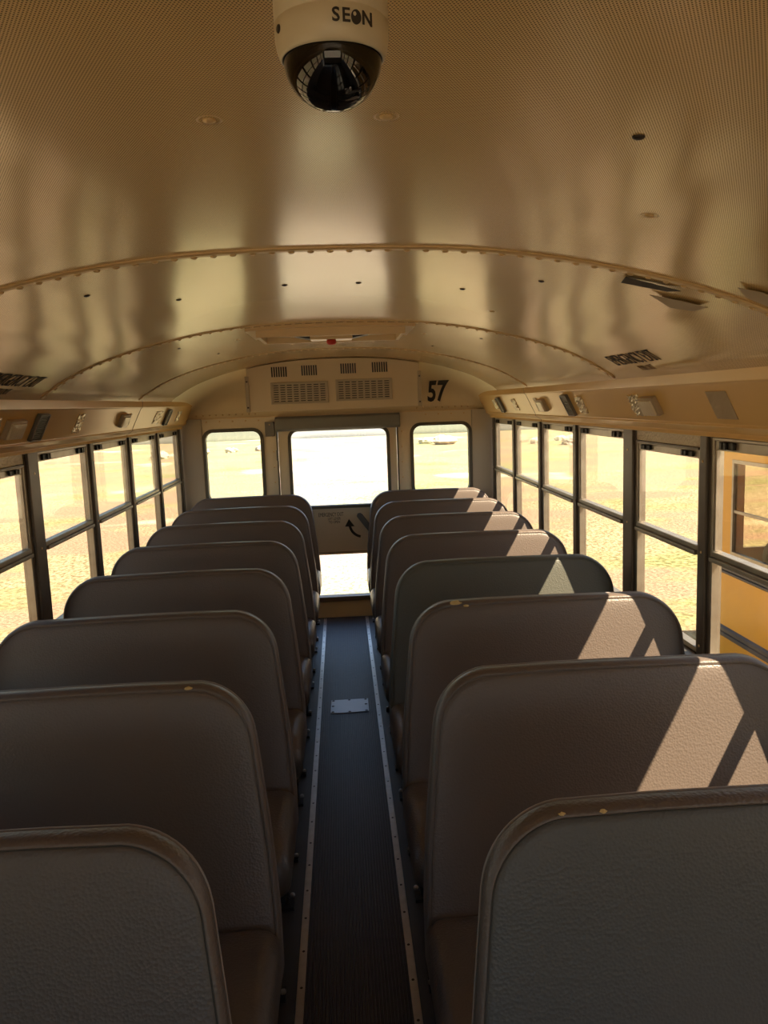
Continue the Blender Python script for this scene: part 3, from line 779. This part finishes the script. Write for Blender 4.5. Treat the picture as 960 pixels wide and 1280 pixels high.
# ------------------------------------------------------------------ seats
REC = .23
def seat_outline(n=10):
    P = []
    def arc(cx, cz, r, a0, a1, k=n):
        for i in range(k+1):
            a = math.radians(a0+(a1-a0)*i/k); P.append((cx+r*math.cos(a), cz+r*math.sin(a)))
    arc(.175+.03, .31, .03, 270, 180, 4)                 # bottom aisle corner
    P.extend([(.178, .45), (.190, .6), (.205, .72)])
    cx, cz, r = .377, .842, .155                         # top aisle corner
    arc(cx, cz, r, 172, 96, 12)
    P.extend([(.5, .999), (.67, .999), (.85, .997)])
    arc(1.012, .840, .155, 84, 6, 12)
    P.extend([(1.170, .72), (1.172, .5)])
    arc(1.172-.03, .31, .03, 0, -90, 4)
    return P[::-1] if False else P
OUT = seat_outline()
def inset(P, d):
    n = len(P); R = []
    for i in range(n):
        a = Vector(P[i-1]); b = Vector(P[i]); c = Vector(P[(i+1) % n])
        t = ((b-a).normalized()+(c-b).normalized()).normalized(); nrm = Vector((t.y, -t.x))   # outline runs clockwise -> inward
        R.append((b.x+nrm.x*d, b.y+nrm.y*d))
    return R
def bp(x, z, d, sgn):
    """point on the reclined back: d behind the front face"""
    return (sgn*x, -REC*(1.0-z)+d, z)
def back_rings(sgn, spec):
    return [[bp(x, z, dd, sgn) for x, z in inset(OUT, di)] for di, dd in spec]
def make_seat(sgn, panel, edge, cush):
    t = empty('bench_seat')
    b = MB().rings(back_rings(sgn, [(.012, .003), (.016, .0), (.024, -.002), (.05, -.004), (.13, -.006)]), cap0=False, cap1=True)
    bo = b.build('backrest', panel, t, smooth=True)
    e = MB().rings(back_rings(sgn, [(.030, .015), (.012, .003), (.009, .0), (.005, .003), (.0015, .009), (.0, .017), (.0, .036), (.006, .046), (.016, .050), (.045, .052)]), cap0=False, cap1=True)
    eo = e.build('edge_band', edge, t, smooth=True)
    pts = [bp(x, z, .0018, sgn) for x, z in inset(OUT, .0118)]
    pts = pts[4:]
    MB().tube(pts, .0018, 5).build('stitched_seam', 'ink' if edge == 'vinyl_edge' else edge, bo)
    pts = [bp(x, z, .044, sgn) for x, z in inset(OUT, .003)][3:]
    MB().tube(pts, .0035, 6).build('piping', 'piping', eo, smooth=True)
    # cushion: rounded loft from front to back
    R = []
    prof = [(-.560, .345, .375), (-.558, .33, .405), (-.545, .315, .430), (-.515, .305, .444), (-.40, .30, .450), (-.25, .30, .447), (-.17, .30, .442), (-.135, .315, .425), (-.125, .34, .40)]
    for y, z0, z1 in prof:
        ins = .03 if y in (-.560, -.125) else (.012 if y in (-.558, -.135) else .0)
        rr = min(.045, (z1-z0)/2-.002)
        R.append([(sgn*x, y, z) for x, z in rrect(.172+ins, 1.165-ins, z0, z1, rr, 5)])
    MB().rings(R).build('cushion', cush, t, smooth=True)
    fr = MB()
    fr.tube([(sgn*.22, -.52, .285), (sgn*1.16, -.52, .285)], .014); fr.tube([(sgn*.22, -.17, .285), (sgn*1.16, -.17, .285)], .014)
    fr.tube([(sgn*.22, -.52, .285), (sgn*.22, -.17, .285)], .014); fr.box(sgn*.19, sgn*1.16, -.54, -.14, .296, .308)
    fr.build('seat_frame', 'steel', t)
    for (y0, y1) in ((-.50, -.53), (-.19, -.12)):
        l = MB().tube([(sgn*.235, y0, .285), (sgn*.235, (y0+y1)/2, .15), (sgn*.235, y1, .014)], .0125)
        l.box(sgn*.205, sgn*.265, y1-.025, y1+.025, 0, .012); l.build('leg', 'steel', t)
    for y in (-.55, -.10):
        q = MB().lathe([(.009, 0), (.009, .006), (.006, .009), (.0005, .01)], (0, 0, 0), 6).build('floor_bolt', 'strip', t); q.location = (sgn*.213, y+.02, .012)
    MB().box(sgn*1.165, sgn*1.207, -.53, -.16, .25, .30).build('wall_bracket', 'steel', t)
    return t
def tear(t, sgn, pts, seed):
    rnd = random.Random(seed)
    eo = [c for c in t.children if c.name.startswith('edge_band')][0]
    for (x, z, d, s) in pts:
        mm = MB(); R = []
        for j in range(5):
            f = [1, .9, .65, .35, .05][j]
            R.append([Vector(bp(x+s*f*math.cos(a)*rnd.uniform(.7, 1.2), z+s*.5*f*math.sin(a)*rnd.uniform(.7, 1.2), d-.0012*j-.0005, sgn)) for a in [2*PI*k/11 for k in range(11)]])
        mm.rings(R); o = mm.build('exposed_foam', 'foam', eo); o['label'] = 'yellow foam showing through torn vinyl'
YS = [1.205, 1.895, 2.585, 3.275, 3.96, 4.66, 5.355, 6.035]
ordn = ['nearest the viewer', 'second from the viewer', 'third from the viewer', 'fourth from the viewer', 'fourth from the rear door', 'third from the rear door', 'second from the rear door', 'last, against the rear wall']
protos = {}
for sgn in (1, -1):
    protos[sgn, 'brown'] = make_seat(sgn, 'vinyl', 'vinyl', 'cushion')
    protos[sgn, 'green'] = make_seat(sgn, 'vinyl_green' if sgn > 0 else 'vinyl_grey', 'vinyl_edge', 'cushion')
    protos[sgn, 'plain'] = make_seat(sgn, 'vinyl_dkgreen', 'vinyl_dkgreen', 'cushion') if sgn > 0 else None
used = set(); placed = {}
for sgn in (-1, 1):
    for k, Y in enumerate(YS):
        kind = 'green' if k == 0 else ('plain' if (sgn > 0 and k == 3) else 'brown')
        pr_ = protos[sgn, kind]
        if (sgn, kind) in used: s_o = copy_tree(pr_)
        else: s_o = pr_; used.add((sgn, kind))
        s_o.location = (0, Y+(0 if sgn > 0 else .005), 0)
        col = {'green': 'dark %s vinyl bench seat with brown edge band' % ('green grey' if sgn > 0 else 'grey'), 'plain': 'dark green vinyl bench seat', 'brown': 'brown vinyl bench seat'}[kind]
        extra = {(1, 2): 'torn at its aisle corner', (-1, 1): 'nicked on top edge'}.get((sgn, k), '')
        tag(s_o, ('%s %s, %s row, %s' % (col, extra, 'left' if sgn < 0 else 'right', ordn[k])).replace('  ', ' ').replace(' ,', ','), 'bus seat', 'bench seats %s of the aisle' % ('left' if sgn < 0 else 'right'))
        placed[sgn, k] = s_o
tear(placed[1, 0], 1, [(.36, .993, .001, .006), (.43, .993, .001, .007)], 1)
tear(placed[1, 2], 1, [(.385, .994, .004, .020), (.42, .985, .0005, .010)], 2)
tear(placed[-1, 1], -1, [(.385, .992, .003, .010)], 3)

# ------------------------------------------------------------------ front bulkhead behind the viewer
fw_ = wall_with_holes(-1.24, 1.24, 0, 2.0, [(-1.05, 1.05, .85, 1.72, .05)], YF-.05, YF, 'wall_front', 'wall'); struct(fw_, 'front wall of the bus with windscreen')
g = MB().box(-1.05, 1.05, YF-.03, YF-.026, .85, 1.72).build('window_27', 'clear'); struct(g, 'windscreen behind the viewer')

# ------------------------------------------------------------------ outside
gm = MB(); gs = 300
gm.add([(-gs, -gs, GZ), (gs, -gs, GZ), (gs, gs, GZ), (-gs, gs, GZ)], [(0, 1, 2, 3)])
g = gm.build('ground', 'ground'); struct(g, 'dry grass field around the bus')

def rock(x, y, r, label):
    rnd = random.Random(int(x*100+y)); mm = MB(); R = []
    for j in range(7):
        th = PI*j/6; ring = []
        for k in range(9):
            a = 2*PI*k/9; q = r*rnd.uniform(.75, 1.15)
            ring.append((q*1.3*max(math.sin(th), .02)*math.cos(a), q*max(math.sin(th), .02)*math.sin(a), q*.7*math.cos(th)+r*.35))
        R.append(ring)
    mm.rings(R); o = mm.build('boulder', 'rock'); o.location = (x, y, GZ); tag(o, label, 'rock', 'pale boulders at the far edge of the field')
    return o
rk = [(6.2, 47, .75), (8.6, 48.5, .6), (5.2, 48.5, .5), (11.1, 44, .5), (12.5, 42, .7), (-8.2, 46, .6), (-6.5, 47, .4), (13, 46, .45), (14.4, 38, .5), (-4.8, 48, .45), (3.9, 48, .4), (-10, 44, .55)]
desc = ['largest pale boulder at field edge', 'pale boulder beside the largest', 'pale boulder left of the largest', 'pale boulder at mid right', 'pale boulder seen far right', 'pale boulder at far left', 'low pale boulder left side', 'small pale boulder right side', 'pale boulder at extreme right', 'small pale boulder left of centre', 'small pale boulder near centre', 'pale boulder at extreme left']
for (x, y, r), d in zip(rk, desc): rock(x, y, r*.75, d+', far across the dry field')

# earth bank closing the field
bk = MB(); R = []
for k in range(61):
    x = -120+4*k; h = 1.6+.5*math.sin(x*.21)+.4*math.sin(x*.57+1)
    R.append([(x, 62, GZ-.1), (x, 68, GZ+h*.25), (x, 74, GZ+h*.42), (x, 84, GZ+h*.35), (x, 95, GZ-.1)])
bk.rings(R, cap=True, closed=True); o = bk.build('earth_bank', 'brush', smooth=True); struct(o, 'low dark bank of brush at far edge of the field')

# ------------------------------------------------------------------ neighbouring school bus
BX = 3.5; BY1 = 7.12; BZ = .0
nb = empty('school_bus', (BX, BY1, GZ)); tag(nb, 'yellow school bus with black rub rails parked alongside at right', 'bus')
def bb(name, x0, x1, y0, y1, z0, z1, m_, bev=.0, parent=None):
    return MB().box(x0-BX, x1-BX, y0-BY1, y1-BY1, z0-GZ, z1-GZ).build(name, m_, parent or nb, bevel=bev)
BL = 9.0
zs, zt = .20, 1.06
# side skins (near side x=BX, far side x=BX+2.3)
for xs in (BX, BX+2.26):
    m_ = MB()
    m_.box(xs-BX, xs+.04-BX, -BL, 0, -.78-GZ, zs-GZ); m_.box(xs-BX, xs+.04-BX, -BL, 0, zt-GZ, 1.32-GZ)
    y = 0
    m_.box(xs-BX, xs+.04-BX, -.30, 0, zs-GZ, zt-GZ)
    k = 0
    while -.30-.74*(k+1) > -BL:
        y = -.30-.74*(k+1); m_.box(xs-BX, xs+.04-BX, y-.0, y+.05, zs-GZ, zt-GZ); k += 1
    m_.build('side_panel', 'busyellow', nb)
    for j in range(k):
        ya = -.30-.74*(j+1)+.05; yb = -.30-.74*j
        if xs > BX+1: ya, yb = ya, yb
        f = MB().frame([(ya, zs-GZ), (yb, zs-GZ), (yb, zt-GZ), (ya, zt-GZ)], [(ya+.03, zs+.03-GZ), (yb-.03, zs+.03-GZ), (yb-.03, zt-.03-GZ), (ya+.03, zt-.03-GZ)], lambda a, b: (xs-BX-.008, a, b), lambda a, b: (xs-BX+.03, a, b)).build('window_frame', 'alu', nb)
        MB().box(xs-BX+.0, xs-BX+.02, ya+.03, yb-.03, .585-GZ, .61-GZ).build('meeting_rail', 'alu', f)
        MB().box(xs-BX+.01, xs-BX+.014, ya+.02, yb-.02, zs+.02-GZ, zt-.02-GZ).build('pane', 'sidetint', f)
for (z0, z1) in ((.09, .165), (.0, .075), (-.60, -.49)):
    p = [(0, z0-GZ), (-.022, z0+.015-GZ), (-.022, (z0+z1)/2-.008-GZ), (-.01, (z0+z1)/2-GZ), (-.022, (z0+z1)/2+.008-GZ), (-.022, z1-.015-GZ), (0, z1-GZ)]
    MB().prism(p, lambda a, b: (a, -BL, b), lambda a, b: (a, -.02, b)).build('rub_rail', 'busblack', nb)
roof = [(0, 1.32), (.1, 1.5), (.45, 1.66), (1.15, 1.72), (1.85, 1.66), (2.2, 1.5), (2.3, 1.32)]
MB().prism(roof, lambda a, b: (a, -BL, b-GZ), lambda a, b: (a, 0, b-GZ)).build('roof', 'busyellow', nb)
bb('end_panel', BX, BX+2.3, BY1-.04, BY1, -.62, .2, 'busyellow'); bb('end_panel', BX, BX+2.3, BY1-.04, BY1, 1.05, 1.35, 'busyellow')
for a, b in ((BX, BX+.25), (BX+.75, BX+.9), (BX+1.4, BX+1.55), (BX+2.05, BX+2.3)): bb('end_post', a, b, BY1-.04, BY1, .2, 1.05, 'busyellow')
bb('bus_floor', BX+.02, BX+2.28, BY1-BL, BY1-.04, -.50, -.44, 'floor')
for (yy) in (BY1-2.6, BY1-7.6):
    for xx in (BX+.06, BX+2.0):
        MB().rings([[(xx-BX+dx, yy-BY1+rr*math.cos(a), .45+rr*math.sin(a)) for a in [2*PI*k/28 for k in range(28)]] for dx, rr in ((.03, .2), (0, .36), (0, .42), (.03, .45), (.21, .45), (.24, .42), (.24, .2))]).build('wheel', 'black', nb)
# seats inside it
for j in range(7):
    y = -.75-j*.74
    R = []
    outl = rrect(.08, .98, -.25-GZ, .42-GZ, .16, 6)
    MB().rings([[(a, y+d_, b) for a, b in outl] for d_ in (0, .07)]).build('seat_back', 'vinyl', nb, bevel=.01)
    MB().rings([[(a+1.25, y+d_, b) for a, b in outl] for d_ in (0, .07)]).build('seat_back', 'vinyl', nb, bevel=.01)
